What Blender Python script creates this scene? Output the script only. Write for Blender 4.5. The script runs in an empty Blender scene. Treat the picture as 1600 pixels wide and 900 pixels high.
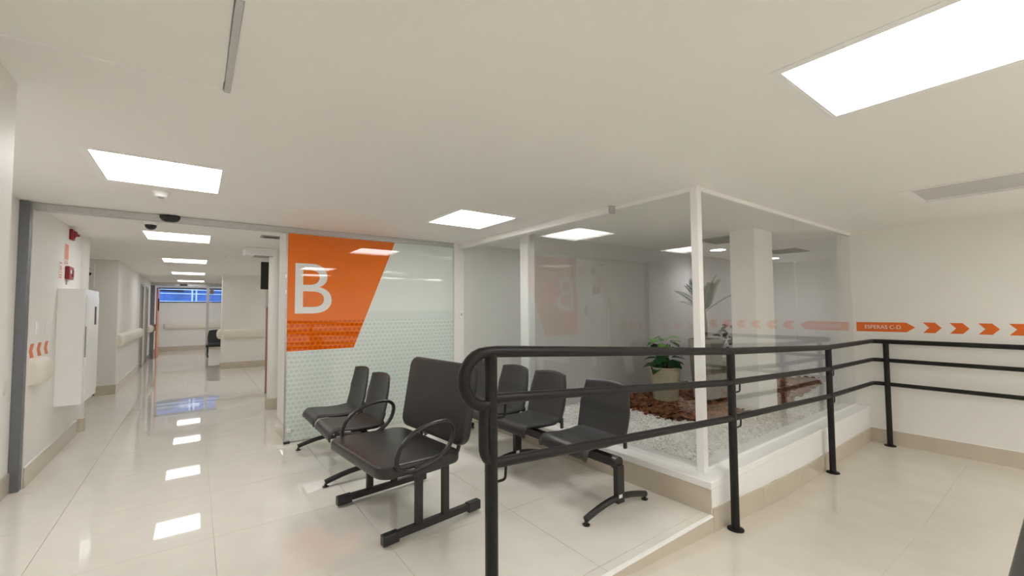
import bpy, bmesh, math, random
from mathutils import Vector, Matrix
random.seed(7)
S = bpy.context.scene
COL = S.collection

# ------------------------------------------------------------------ camera
CH = 1.5
FPX, YAW, PIT, ROL, CX, CY = 664.51, math.radians(36.9614), math.radians(2.5409), math.radians(-0.4339), 805.16, 453.96
cam_d = bpy.data.cameras.new('camera'); cam = bpy.data.objects.new('camera', cam_d); COL.objects.link(cam)
cam_d.sensor_width = 36.0; cam_d.sensor_fit = 'HORIZONTAL'; cam_d.lens = FPX * 36.0 / 1600.0
cam_d.shift_x = -(CX - 800) / 1600.0; cam_d.shift_y = (CY - 450) / 1600.0
cam_d.clip_start = 0.02; cam_d.clip_end = 100
_f = Vector((math.sin(YAW) * math.cos(PIT), math.cos(YAW) * math.cos(PIT), math.sin(PIT)))
_r = Vector((math.cos(YAW), -math.sin(YAW), 0)); _u = _r.cross(_f)
_r, _u = _r * math.cos(ROL) + _u * math.sin(ROL), -_r * math.sin(ROL) + _u * math.cos(ROL)
cam.matrix_world = Matrix(((_r.x, _u.x, -_f.x, 0), (_r.y, _u.y, -_f.y, 0), (_r.z, _u.z, -_f.z, CH), (0, 0, 0, 1)))
S.camera = cam

# ------------------------------------------------------------------ world / exposure
w = bpy.data.worlds.new('world'); S.world = w; w.use_nodes = True
bg = w.node_tree.nodes['Background']; bg.inputs[0].default_value = (0.45, 0.65, 1.0, 1); bg.inputs[1].default_value = .9
S.view_settings.view_transform = 'Standard'; S.view_settings.look = 'None'
S.view_settings.gamma = 1.0; S.view_settings.use_curve_mapping = False
S.view_settings.exposure = 1.05
S.cycles.diffuse_bounces = 8; S.cycles.max_bounces = 16; S.cycles.transparent_max_bounces = 16
LAMP = 7.0            # radiance of the ceiling LED panels
LAMP_COL = (1.0, 0.99, 0.975)

# ------------------------------------------------------------------ materials
MATS = {}
def mat(name, col, rough=0.5, spec=0.5, metal=0.0, coat=0.0, noise=0.0, nscale=20.0, bump=0.0, bscale=200.0, emit=None, estr=0.0):
    m = bpy.data.materials.new(name); m.use_nodes = True
    nt = m.node_tree; b = nt.nodes['Principled BSDF']
    b.inputs['Base Color'].default_value = (*col, 1); b.inputs['Roughness'].default_value = rough
    b.inputs['Specular IOR Level'].default_value = spec; b.inputs['Metallic'].default_value = metal
    b.inputs['Coat Weight'].default_value = coat; b.inputs['Coat Roughness'].default_value = 0.02
    tc = nt.nodes.new('ShaderNodeTexCoord')
    if noise > 0:
        n = nt.nodes.new('ShaderNodeTexNoise'); n.inputs['Scale'].default_value = nscale; n.inputs['Detail'].default_value = 5
        nt.links.new(tc.outputs['Object'], n.inputs['Vector'])
        r = nt.nodes.new('ShaderNodeValToRGB')
        r.color_ramp.elements[0].position = .3; r.color_ramp.elements[1].position = .7
        r.color_ramp.elements[0].color = (*[c * (1 - noise) for c in col], 1)
        r.color_ramp.elements[1].color = (*[min(1, c * (1 + noise)) for c in col], 1)
        nt.links.new(n.outputs['Fac'], r.inputs['Fac']); nt.links.new(r.outputs['Color'], b.inputs['Base Color'])
    if bump > 0:
        n2 = nt.nodes.new('ShaderNodeTexNoise'); n2.inputs['Scale'].default_value = bscale; n2.inputs['Detail'].default_value = 3
        nt.links.new(tc.outputs['Object'], n2.inputs['Vector'])
        bp = nt.nodes.new('ShaderNodeBump'); bp.inputs['Strength'].default_value = bump; bp.inputs['Distance'].default_value = 0.002
        nt.links.new(n2.outputs['Fac'], bp.inputs['Height']); nt.links.new(bp.outputs['Normal'], b.inputs['Normal'])
    if emit:
        b.inputs['Emission Color'].default_value = (*emit, 1); b.inputs['Emission Strength'].default_value = estr
    MATS[name] = m
    return m

M_wall = mat('wall_paint', (.855, .84, .805), .55, .3, noise=.015, nscale=3, bump=.10, bscale=120)
M_ceil = mat('ceiling_paint', (.90, .888, .86), .7, .2, noise=.01, nscale=2, bump=.06, bscale=260)
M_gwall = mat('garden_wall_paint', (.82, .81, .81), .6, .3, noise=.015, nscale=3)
M_gback = mat('garden_back_wall_grey', (.56, .555, .56), .6, .3, noise=.015, nscale=3)  # set darker than the other garden walls
M_white = mat('white_paint', (.90, .895, .88), .35, .4, noise=.01, nscale=6)
M_whitem = mat('white_metal', (.90, .90, .89), .28, .5, noise=.01, nscale=8)
M_tile = mat('porcelain_tile', (.79, .76, .695), .03, .68, noise=.03, nscale=5)
M_grout = mat('grout', (.50, .46, .37), .8, .2, noise=.05, nscale=30)
M_ramp = mat('ramp_tile', (.73, .685, .60), .22, .45, noise=.035, nscale=4)
M_base = mat('skirting_tile', (.60, .535, .435), .12, .5, noise=.03, nscale=6)
M_rail = mat('rail_black_paint', (.015, .0138, .0135), .45, .28, noise=.2, nscale=40, bump=.12, bscale=150)
M_seat = mat('black_plastic', (.042, .042, .043), .40, .42, noise=.08, nscale=60, bump=.08, bscale=400)
M_vinyl = mat('black_vinyl', (.030, .029, .029), .36, .45, noise=.1, nscale=30, bump=.1, bscale=300)
M_steel = mat('black_steel', (.022, .020, .019), .45, .5, noise=.15, nscale=60)
M_alu = mat('aluminium', (.58, .58, .575), .32, .5, metal=.85, noise=.05, nscale=30)
M_alud = mat('grey_aluminium', (.20, .21, .23), .35, .5, metal=.6, noise=.05, nscale=30)
M_bump = mat('wall_guard_vinyl', (.80, .76, .66), .4, .4, noise=.015, nscale=10)
M_orange = mat('orange_vinyl', (.80, .15, .010), .35, .5, noise=.02, nscale=10)
M_letter = mat('white_lettering', (.85, .83, .78), .4, .4, noise=.01, nscale=10)
M_red = mat('red_plastic', (.27, .008, .015), .35, .5, noise=.05, nscale=30)
M_pink = mat('red_sign_print', (.80, .30, .22), .5, .4, noise=.04, nscale=40)
M_dark = mat('dark_plastic', (.02, .02, .022), .3, .5, noise=.1, nscale=30)
M_grey = mat('grey_door_laminate', (.46, .44, .38), .4, .4, noise=.04, nscale=12)
M_brown = mat('brown_laminate', (.42, .25, .17), .4, .4, noise=.08, nscale=12)
M_salmon = mat('salmon_film', (.80, .30, .18), .3, .5, noise=.03, nscale=12)
M_vent = mat('grille_metal', (.36, .35, .33), .5, .4, noise=.05, nscale=30)
M_unlit = mat('unlit_diffuser', (.62, .61, .60), .5, .4, noise=.02, nscale=20)
M_pot = mat('stone_pot', (.46, .41, .30), .8, .2, noise=.10, nscale=25, bump=.3, bscale=60)
M_pot2 = mat('grey_pot', (.33, .32, .28), .8, .2, noise=.10, nscale=20, bump=.3, bscale=60)
M_soil = mat('soil', (.06, .04, .025), .9, .1, noise=.3, nscale=60, bump=.6, bscale=40)
M_leafd = mat('dark_leaf', (.020, .085, .022), .38, .5, noise=.3, nscale=30)
M_leafl = mat('young_leaf', (.16, .42, .05), .4, .5, noise=.2, nscale=30)
M_palm = mat('palm_leaf', (.025, .085, .02), .42, .5, noise=.3, nscale=30)
M_trunk = mat('palm_trunk', (.20, .13, .08), .8, .2, noise=.3, nscale=40)
M_ddark = mat('dark_shrub_leaf', (.03, .045, .035), .6, .3, noise=.3, nscale=30)
M_blue = mat('blue_facade', (.10, .22, .55), .3, .5, noise=.25, nscale=1.2)
M_beam = mat('white_steel_beam', (.75, .85, .92), .4, .5, noise=.02, nscale=5)
M_lbl = mat('white_label', (.8, .8, .8), .5, .4, noise=.02, nscale=50)

def tint_var(name, c0, c1, rough, scale):
    """colour differs from piece to piece (random per mesh island)"""
    m = bpy.data.materials.new(name); m.use_nodes = True; nt = m.node_tree; b = nt.nodes['Principled BSDF']
    g = nt.nodes.new('ShaderNodeNewGeometry'); r = nt.nodes.new('ShaderNodeValToRGB')
    r.color_ramp.elements[0].color = (*c0, 1); r.color_ramp.elements[1].color = (*c1, 1)
    nt.links.new(g.outputs['Random Per Island'], r.inputs['Fac']); nt.links.new(r.outputs['Color'], b.inputs['Base Color'])
    b.inputs['Roughness'].default_value = rough; b.inputs['Specular IOR Level'].default_value = .3
    return m
M_pebble = tint_var('white_pebble', (.74, .73, .71), (.97, .968, .96), .6, 1)
M_bark = tint_var('bark_chip', (.10, .035, .015), (.34, .13, .055), .85, 1)

def emission(name, col, s):
    m = bpy.data.materials.new(name); m.use_nodes = True; nt = m.node_tree
    nt.nodes.remove(nt.nodes['Principled BSDF'])
    e = nt.nodes.new('ShaderNodeEmission'); e.inputs[0].default_value = (*col, 1); e.inputs[1].default_value = s
    nt.links.new(e.outputs[0], nt.nodes['Material Output'].inputs[0]); return m
M_lamp = emission('led_diffuser', LAMP_COL, LAMP)
M_lamp2 = emission('led_diffuser_corridor', LAMP_COL, LAMP * .55)
M_lamp3 = emission('vestibule_fill_diffuser', LAMP_COL, LAMP * .3)  # dim glow of the unseen panel added behind the sliding glass door
M_lampg = emission('garden_downlight', (1, .99, .97), LAMP * 6.0)

def glass(name, tint):
    m = bpy.data.materials.new(name); m.use_nodes = True; nt = m.node_tree
    nt.nodes.remove(nt.nodes['Principled BSDF'])
    t = nt.nodes.new('ShaderNodeBsdfTransparent'); t.inputs[0].default_value = (*tint, 1)
    g = nt.nodes.new('ShaderNodeBsdfGlossy'); g.inputs['Roughness'].default_value = 0.0; g.inputs[0].default_value = (1, 1, 1, 1)
    geo = nt.nodes.new('ShaderNodeNewGeometry')
    mx = nt.nodes.new('ShaderNodeMix'); mx.inputs[2].default_value = 1.52; mx.inputs[3].default_value = 1 / 1.52
    nt.links.new(geo.outputs['Backfacing'], mx.inputs[0])
    fr = nt.nodes.new('ShaderNodeFresnel'); nt.links.new(mx.outputs[0], fr.inputs['IOR'])
    ms = nt.nodes.new('ShaderNodeMixShader')
    nt.links.new(fr.outputs[0], ms.inputs[0]); nt.links.new(t.outputs[0], ms.inputs[1]); nt.links.new(g.outputs[0], ms.inputs[2])
    nt.links.new(ms.outputs[0], nt.nodes['Material Output'].inputs[0]); return m
M_glass = glass('clear_glass', (.978, .988, .982))

def film(name, col, dark, zlim, band=None):
    """glossy glass with film; hexagonal dot print below zlim (world metres)"""
    m = bpy.data.materials.new(name); m.use_nodes = True; nt = m.node_tree; b = nt.nodes['Principled BSDF']
    L = nt.links.new
    def mth(op, a, bb=None, c=None):
        n = nt.nodes.new('ShaderNodeMath'); n.operation = op
        for i, v in enumerate((a, bb, c)):
            if v is None: continue
            if isinstance(v, (int, float)): n.inputs[i].default_value = v
            else: L(v, n.inputs[i])
        return n.outputs[0]
    tc = nt.nodes.new('ShaderNodeTexCoord'); sp = nt.nodes.new('ShaderNodeSeparateXYZ'); L(tc.outputs['Object'], sp.inputs[0])
    a, bb = .056, .052
    v = mth('DIVIDE', sp.outputs['Z'], bb); row = mth('FLOOR', v)
    u = mth('ADD', mth('DIVIDE', sp.outputs['X'], a), mth('MULTIPLY', mth('MODULO', row, 2.0), .5))
    fx = mth('SUBTRACT', mth('FRACT', u), .5); fy = mth('MULTIPLY', mth('SUBTRACT', mth('FRACT', v), .5), bb / a)
    d = mth('SQRT', mth('ADD', mth('MULTIPLY', mth('MULTIPLY', fx, fx), .72), mth('MULTIPLY', fy, fy)))
    dot = nt.nodes.new('ShaderNodeMapRange'); dot.interpolation_type = 'SMOOTHSTEP'
    dot.inputs[1].default_value = .27; dot.inputs[2].default_value = .42; dot.inputs[3].default_value = 1; dot.inputs[4].default_value = 0
    L(d, dot.inputs[0])
    below = mth('LESS_THAN', sp.outputs['Z'], zlim)
    fac = mth('MULTIPLY', dot.outputs[0], below)
    mx = nt.nodes.new('ShaderNodeMix'); mx.data_type = 'RGBA'
    mx.inputs[6].default_value = (*col, 1); mx.inputs[7].default_value = (*dark, 1); L(fac, mx.inputs[0])
    out = mx.outputs[2]
    if band:
        ib = mth('MULTIPLY', mth('GREATER_THAN', sp.outputs['Z'], zlim), mth('LESS_THAN', sp.outputs['Z'], band[0]))
        m2 = nt.nodes.new('ShaderNodeMix'); m2.data_type = 'RGBA'; L(ib, m2.inputs[0]); L(out, m2.inputs[6]); m2.inputs[7].default_value = (*band[1], 1)
        out = m2.outputs[2]
    L(out, b.inputs['Base Color'])
    b.inputs['Roughness'].default_value = .015; b.inputs['IOR'].default_value = 1.52; b.inputs['Specular IOR Level'].default_value = .6
    return m
M_frost = film('frosted_film', (.70, .77, .72), (.585, .675, .62), 1.384, (1.493, (.645, .72, .675)))
M_ofilm = film('orange_film', (.80, .165, .003), (.62, .09, .002), 1.384)
M_bfilm = film('letter_film', (.76, .78, .76), (.76, .78, .76), 0.0)

# ------------------------------------------------------------------ mesh helpers
class MB:
    def __init__(s): s.v = []; s.f = []
    def box(s, x0, x1, y0, y1, z0, z1):
        n = len(s.v)
        s.v += [(x0, y0, z0), (x1, y0, z0), (x1, y1, z0), (x0, y1, z0), (x0, y0, z1), (x1, y0, z1), (x1, y1, z1), (x0, y1, z1)]
        for q in ((0, 3, 2, 1), (4, 5, 6, 7), (0, 1, 5, 4), (1, 2, 6, 5), (2, 3, 7, 6), (3, 0, 4, 7)): s.f.append(tuple(n + i for i in q))
        return s
    def hexa(s, pts):
        n = len(s.v); s.v += [tuple(p) for p in pts]
        for q in ((0, 3, 2, 1), (4, 5, 6, 7), (0, 1, 5, 4), (1, 2, 6, 5), (2, 3, 7, 6), (3, 0, 4, 7)): s.f.append(tuple(n + i for i in q))
        return s
    def prism(s, poly, axis, a0, a1):
        """polygon (2D, ccw) extruded along axis; axis 0: (y,z), 1: (x,z), 2: (x,y)"""
        n = len(s.v); k = len(poly)
        def P(p, a):
            return (a, p[0], p[1]) if axis == 0 else (p[0], a, p[1]) if axis == 1 else (p[0], p[1], a)
        s.v += [P(p, a0) for p in poly] + [P(p, a1) for p in poly]
        s.f.append(tuple(n + i for i in range(k))[::-1]); s.f.append(tuple(n + k + i for i in range(k)))
        for i in range(k):
            j = (i + 1) % k; s.f.append((n + i, n + j, n + k + j, n + k + i))
        return s
    def tube(s, pts, r, seg=10, closed=False, ry=None):
        pts = [Vector(p) for p in pts]; n0 = len(s.v); k = len(pts)
        t0 = (pts[1] - pts[0]).normalized()
        ref = Vector((0, 0, 1)) if abs(t0.z) < .9 else Vector((1, 0, 0))
        nrm = (ref - t0 * ref.dot(t0)).normalized()
        rr = r if isinstance(r, (list, tuple)) else [r] * k
        for i, p in enumerate(pts):
            if closed: t = (pts[(i + 1) % k] - pts[i - 1]).normalized()
            elif i == 0: t = t0
            elif i == k - 1: t = (pts[-1] - pts[-2]).normalized()
            else: t = ((pts[i + 1] - p).normalized() + (p - pts[i - 1]).normalized()).normalized()
            nrm = (nrm - t * nrm.dot(t)).normalized(); bn = t.cross(nrm)
            for j in range(seg):
                a = 2 * math.pi * j / seg
                s.v.append(tuple(p + nrm * math.cos(a) * rr[i] + bn * math.sin(a) * (ry if ry else rr[i])))
        for i in range(k if closed else k - 1):
            for j in range(seg):
                a = n0 + i * seg + j; b = n0 + i * seg + (j + 1) % seg
                i2 = (i + 1) % k; c = n0 + i2 * seg + (j + 1) % seg; d = n0 + i2 * seg + j
                s.f.append((a, b, c, d))
        if not closed:
            s.f.append(tuple(n0 + j for j in range(seg))[::-1]); s.f.append(tuple(n0 + (k - 1) * seg + j for j in range(seg)))
        return s
    def lathe(s, prof, cx, cy, seg=20, z0=0.0, cap=True):
        n0 = len(s.v); k = len(prof)
        for (r, z) in prof:
            for j in range(seg):
                a = 2 * math.pi * j / seg; s.v.append((cx + r * math.cos(a), cy + r * math.sin(a), z0 + z))
        for i in range(k - 1):
            for j in range(seg):
                s.f.append((n0 + i * seg + j, n0 + i * seg + (j + 1) % seg, n0 + (i + 1) * seg + (j + 1) % seg, n0 + (i + 1) * seg + j))
        if cap: s.f.append(tuple(n0 + j for j in range(seg))[::-1]); s.f.append(tuple(n0 + (k - 1) * seg + j for j in range(seg)))
        return s
    def grid(s, fn, nu, nv):
        n0 = len(s.v)
        for i in range(nu + 1):
            for j in range(nv + 1): s.v.append(tuple(fn(i / nu, j / nv)))
        for i in range(nu):
            for j in range(nv):
                a = n0 + i * (nv + 1) + j; s.f.append((a, a + 1, a + nv + 2, a + nv + 1))
        return s
    def mesh(s, name):
        me = bpy.data.meshes.new(name); me.from_pydata(s.v, [], s.f); me.update(); return me
    def build(s, name, m, parent=None, smooth=False, bevel=0, bseg=2, solid=0, fix=True):
        me = s.mesh(name)
        if fix:
            bm = bmesh.new(); bm.from_mesh(me); bmesh.ops.recalc_face_normals(bm, faces=bm.faces); bm.to_mesh(me); bm.free()
        me.materials.append(m)
        o = bpy.data.objects.new(name, me); COL.objects.link(o)
        if parent is not None: o.parent = parent
        if solid:
            md = o.modifiers.new('solidify', 'SOLIDIFY'); md.thickness = solid; md.offset = 0
        if bevel:
            md = o.modifiers.new('bevel', 'BEVEL'); md.width = bevel; md.segments = bseg; md.limit_method = 'ANGLE'
        if smooth:
            for p in me.polygons: p.use_smooth = True
        if smooth == 'auto' or (bevel and not smooth):
            for p in me.polygons: p.use_smooth = True
            try: me.set_sharp_from_angle(angle=math.radians(40))
            except Exception: pass
        return o

def empty(name, loc=(0, 0, 0), rz=0, parent=None):
    o = bpy.data.objects.new(name, None); COL.objects.link(o); o.location = loc; o.rotation_euler = (0, 0, rz)
    o.empty_display_size = .1
    if parent: o.parent = parent
    return o
def tag(o, label=None, cat=None, group=None, kind=None):
    if label: o['label'] = label
    if cat: o['category'] = cat
    if group: o['group'] = group
    if kind: o['kind'] = kind
    return o
def struct(o, label=None): o['kind'] = 'structure'; (label and o.__setitem__('label', label)); return o
def box(name, m, a, parent=None, **k): return MB().box(*a).build(name, m, parent, **k)
def copy_tree(o, parent=None):
    c = o.copy(); COL.objects.link(c); c.parent = parent
    for ch in [q for q in bpy.data.objects if q.parent is o]: copy_tree(ch, c)
    return c
def text_mesh(txt, name, m, parent, fit, plane):
    """lettering fitted into fit=(a0,a1,z0,z1); plane maps (s,t)->xyz"""
    cu = bpy.data.curves.new(name, 'FONT'); cu.body = txt; cu.extrude = 0.0; cu.resolution_u = 6
    t = bpy.data.objects.new(name + '_tmp', cu); COL.objects.link(t)
    dg = bpy.context.evaluated_depsgraph_get(); me = bpy.data.meshes.new_from_object(t.evaluated_get(dg))
    bpy.data.objects.remove(t); bpy.data.curves.remove(cu)
    xs = [v.co.x for v in me.vertices]; ys = [v.co.y for v in me.vertices]
    x0, x1, y0, y1 = min(xs), max(xs), min(ys), max(ys)
    for v in me.vertices:
        s = fit[0] + (v.co.x - x0) / (x1 - x0) * (fit[1] - fit[0]); q = fit[2] + (v.co.y - y0) / (y1 - y0) * (fit[3] - fit[2])
        v.co = plane(s, q)
    me.materials.clear(); me.materials.append(m); me.update()
    o = bpy.data.objects.new(name, me); COL.objects.link(o); o.parent = parent
    return o
def smooth_path(pts, r, n=6):
    """polyline with rounded corners"""
    pts = [Vector(p) for p in pts]; out = [pts[0]]
    for i in range(1, len(pts) - 1):
        a, b, c = pts[i - 1], pts[i], pts[i + 1]
        d1, d2 = (a - b), (c - b); rr = min(r, d1.length * .49, d2.length * .49)
        p, q = b + d1.normalized() * rr, b + d2.normalized() * rr
        for k in range(n + 1):
            t = k / n; out.append(p * (1 - t) ** 2 + b * 2 * t * (1 - t) + q * t ** 2)
    out.append(pts[-1]); return out

# ------------------------------------------------------------------ main dimensions
C = 2.47                    # ceiling
XL = -1.15                  # corridor left wall
YB = 5.48                   # sliding-door line / glass with the B
KX, KY, KZ = 3.02, 1.669, .234   # planter kerb: front face, ramp-side face, top
GX, GY = 3.17, 1.81         # planter glass planes
XR = 6.90                   # wall with the orange arrows
ZL = -.195                  # lower landing
RX0, RX1 = 1.03, 4.25       # ramp start / end
GB = 4.20                   # garden back wall
def zr(x): return 0.0 if x <= RX0 else ZL if x >= RX1 else ZL * (x - RX0) / (RX1 - RX0)

# ------------------------------------------------------------------ ceiling with light openings
LIGHTS = [(-.20, 3.86), (-.19, 7.03), (-.17, 10.25), (-.15, 13.55), (-.12, 16.9), (2.37, 3.93), (2.25, .35),
          (2.6, 9.0), (2.6, 12.2), (.5, -1.6), (4.75, -1.6), (5.2, 4.93), (-.1, 19.6), (2.6, 19.0), (2.6, -1.6), (6.2, -1.6)]  # row behind the camera and the vestibule panel are unseen, added for fill
UNLIT = [(5.12, .48)]
LW, LD = .34, .37
holes = [(x - LW, x + LW, y - LD, y + LD) for x, y in LIGHTS + UNLIT]
DOWN = [(6.98, 3.62), (9.09, 3.64)]
holes += [(x - .125, x + .125, y - .125, y + .125) for x, y in DOWN]
HATCH = (-.58, .105, 1.535, 2.235)
holes.append(HATCH)
def grid_slab(rect, holes, z0, z1, mb):
    xs = sorted({rect[0], rect[1], *[h[0] for h in holes], *[h[1] for h in holes]}); ys = sorted({rect[2], rect[3], *[h[2] for h in holes], *[h[3] for h in holes]})
    xs = [x for x in xs if rect[0] <= x <= rect[1]]; ys = [y for y in ys if rect[2] <= y <= rect[3]]
    idx = {}
    def V(x, y, z):
        k = (round(x, 5), round(y, 5), z)
        if k not in idx: idx[k] = len(mb.v); mb.v.append((x, y, z))
        return idx[k]
    solid = lambda x, y: not any(h[0] < x < h[1] and h[2] < y < h[3] for h in holes)
    for i in range(len(xs) - 1):
        for j in range(len(ys) - 1):
            a, b, c, d = xs[i], xs[i + 1], ys[j], ys[j + 1]
            if not solid((a + b) / 2, (c + d) / 2): continue
            mb.f.append((V(a, c, z0), V(a, d, z0), V(b, d, z0), V(b, c, z0)))
    n = len(mb.v); mb.v += [(rect[0], rect[2], z1), (rect[1], rect[2], z1), (rect[1], rect[3], z1), (rect[0], rect[3], z1)]; mb.f.append((n, n + 1, n + 2, n + 3))
mbc = MB(); grid_slab((-3.6, 10.5, -2.9, 21.6), holes, C, C + .25, mbc)
struct(mbc.build('ceiling', M_ceil, fix=False), 'smooth off-white plaster ceiling')

# ------------------------------------------------------------------ floor tiles
TS, TX0, TY0 = .8926, -.763, 3.5303
fl = struct(MB().box(-3.6, 4.1, KY, 21.6, -.03, -.006).box(-3.6, RX0, -2.9, KY, -.03, -.006).build('floor', M_grout), 'glossy cream porcelain floor with thin joints')
regions = [(-1.30, KX, KY, YB), (-1.30, 4.1, YB, 21.4), (-1.30, RX0, -2.9, KY), (-3.5, -1.30, 7.3, 11.0)]
tile_me = {}
def tile(x0, x1, y0, y1):
    w_, d_ = round(x1 - x0, 3), round(y1 - y0, 3)
    if w_ < .02 or d_ < .02: return
    if (w_, d_) not in tile_me:
        me = MB().box(0, w_, 0, d_, -.012, 0).mesh('tile'); me.materials.append(M_tile); tile_me[(w_, d_)] = me
    o = bpy.data.objects.new('tile', tile_me[(w_, d_)]); COL.objects.link(o); o.parent = fl
    o.location = (x0, y0, 0)
g = .0014
for rx0, rx1, ry0, ry1 in regions:
    for i in range(-5, 8):
        for j in range(-9, 22):
            a0, a1 = max(TX0 + i * TS, rx0), min(TX0 + (i + 1) * TS, rx1); b0, b1 = max(TY0 + j * TS, ry0), min(TY0 + (j + 1) * TS, ry1)
            if a1 - a0 > .02 and b1 - b0 > .02:
                gx0 = g if a0 > rx0 else 0; gx1 = g if a1 < rx1 else 0
                tile(a0 + gx0, a1 - gx1, b0 + g, b1 - g)
# ramp
rm = struct(MB().hexa([(RX0, -2.9, -.4), (RX1, -2.9, -.4), (RX1, KY, -.4), (RX0, KY, -.4), (RX0, -2.9, -.004), (RX1, -2.9, ZL - .004), (RX1, KY, ZL - .004), (RX0, KY, -.004)])
            .box(RX1, XR + .1, -2.9, KY, -.4, ZL - .004).build('floor_ramp', M_ramp), 'beige ramp dropping to the lower landing')
xs = [RX0 + .92 * i for i in range(7)] ; xs = [x for x in xs if x < XR - .1] + [XR]
xs = sorted(set(xs + [RX1])); ysr = [-2.9, -1.87, -.98, -.09, .80, KY]
for i in range(len(xs) - 1):
    for j in range(len(ysr) - 1):
        a, b, c, d = xs[i] + .0003, xs[i + 1] - .0003, ysr[j] + .0003, ysr[j + 1] - .0003
        MB().hexa([(a, c, zr(a) - .012), (b, c, zr(b) - .012), (b, d, zr(b) - .012), (a, d, zr(a) - .012), (a, c, zr(a)), (b, c, zr(b)), (b, d, zr(b)), (a, d, zr(a))]).build('tile', M_ramp, rm)
# pale bullnose edge of the upper floor along the ramp
struct(MB().prism([(KY - .012, -.010), (KY + .012, -.010), (KY + .012, .002), (KY - .008, .002), (KY - .012, -.004)], 0, RX0 + .1, KX).build('trim_1', M_white), 'pale edge strip of the upper floor above the ramp')
# riser face under it
mbr = MB().hexa([(RX0, KY - .010, -.02), (KX + .01, KY - .010, zr(KX) - .01), (KX + .01, KY + .01, zr(KX) - .01), (RX0, KY + .01, -.02), (RX0, KY - .010, -.003), (KX + .01, KY - .010, -.003), (KX + .01, KY + .01, -.003), (RX0, KY + .01, -.003)])
struct(mbr.build('baseboard_ramp_edge', M_base), 'beige tiled riser between upper floor and ramp')

# ------------------------------------------------------------------ walls
def wall(name, a, m=M_wall, label=None): return struct(box(name, m, a), label)
wall('wall_left_near', (-1.5, -.62, -2.9, 2.66, -.02, C), label='near white wall corner at the far left')
XL0 = -1.22
wall('wall_left_mid', (-1.5, XL0, 2.66, YB + .02, -.02, C), label='white wall before the sliding door frame')
wall('wall_left', (-1.5, XL, YB + .02, 7.5, -.02, C), label='white corridor wall with fire cabinet')
wall('wall_left_recess', (-3.6, -1.5, 7.2, 7.5, -.02, C), label='white wall of the side passage')
wall('wall_left_recess_end', (-3.6, -3.4, 7.5, 10.75, -.02, C), label='end wall of the side passage')
w2 = wall('wall_corridor_left', (-1.5, XL, 10.75, 14.7, -.02, C), label='white corridor wall beyond the side passage')
wall('wall_corridor_left_return', (-3.6, -1.5, 10.75, 10.9, -.02, C), label='return of the corridor wall')
wall('wall_corridor_left_pier', (-1.5, XL, 15.5, 16.15, -.02, C), label='white wall between two grey doors')
wall('wall_corridor_left_end', (-1.5, XL, 16.95, 21.3, -.02, C), label='white wall at the end of the corridor')
wall('wall_corridor_lintel', (-1.5, XL, 14.7, 15.5, 2.22, C), label='lintel above grey door')
wall('wall_corridor_lintel', (-1.5, XL, 16.15, 16.95, 2.22, C), label='lintel above grey door')
wall('wall_far', (-1.5, 4.3, 21.2, 21.4, -.02, 1.86), label='white far wall below the strip window')
wall('wall_far_top', (-1.5, 4.3, 21.2, 21.4, 2.44, C), label='narrow strip above the far window')
wall('wall_corridor_right', (.56, 1.56, 13.55, 13.85, -.02, C), label='white corridor wall with bumper rail')
wall('wall_waiting_right', (4.1, 4.3, 5.6, 21.4, -.02, C), label='wall of the room behind the frosted glass')
wall('wall_corridor_end', (1.6, 4.1, 17.96, 18.08, -.02, C), label='wall beside the far sliding door')
wall('wall_pier', (.855, 1.0, 5.52, 6.18, -.02, C), label='narrow white pier behind the frosted glass')
wall('wall_partition', (2.995, 4.3, 5.45, 5.6, -.02, C), label='white wall strip between frosted glass and planter')
wall('wall_right', (XR, XR + .12, -2.9, 1.95, -.4, C), label='white wall with orange direction arrows')
wall('wall_back', (-.7, 7.0, -3.0, -2.9, -.4, C), label='wall behind the camera')
# planter room
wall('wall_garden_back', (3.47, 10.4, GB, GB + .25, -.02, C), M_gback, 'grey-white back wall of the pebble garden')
wall('wall_garden_right', (10.22, 10.4, 1.8, GB, -.02, C), M_gwall, 'grey-white right wall of the pebble garden')
wall('wall_garden_front', (XR + .12, 10.4, 1.8, 1.95, -.02, C), M_gwall, 'wall behind the arrow wall')
wall('wall_vestibule', (4.3, 10.4, 5.45, 5.6, -.02, C), M_gwall, 'wall behind the sliding glass door')
wall('wall_vestibule_end', (7.2, 7.35, 4.36, 5.45, -.02, C), M_gwall, 'end wall behind the sliding glass door')
struct(box('floor_vestibule', M_tile, (KX + .1, 7.2, GB + .1, 5.45, -.02, .0)), 'floor behind the sliding glass door')
# rectangular column in the garden
struct(box('wall_garden_column', M_white, (5.42, 5.92, 2.36, 2.66, .1, C), bevel=.004), 'white square column in the pebble garden')

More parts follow.
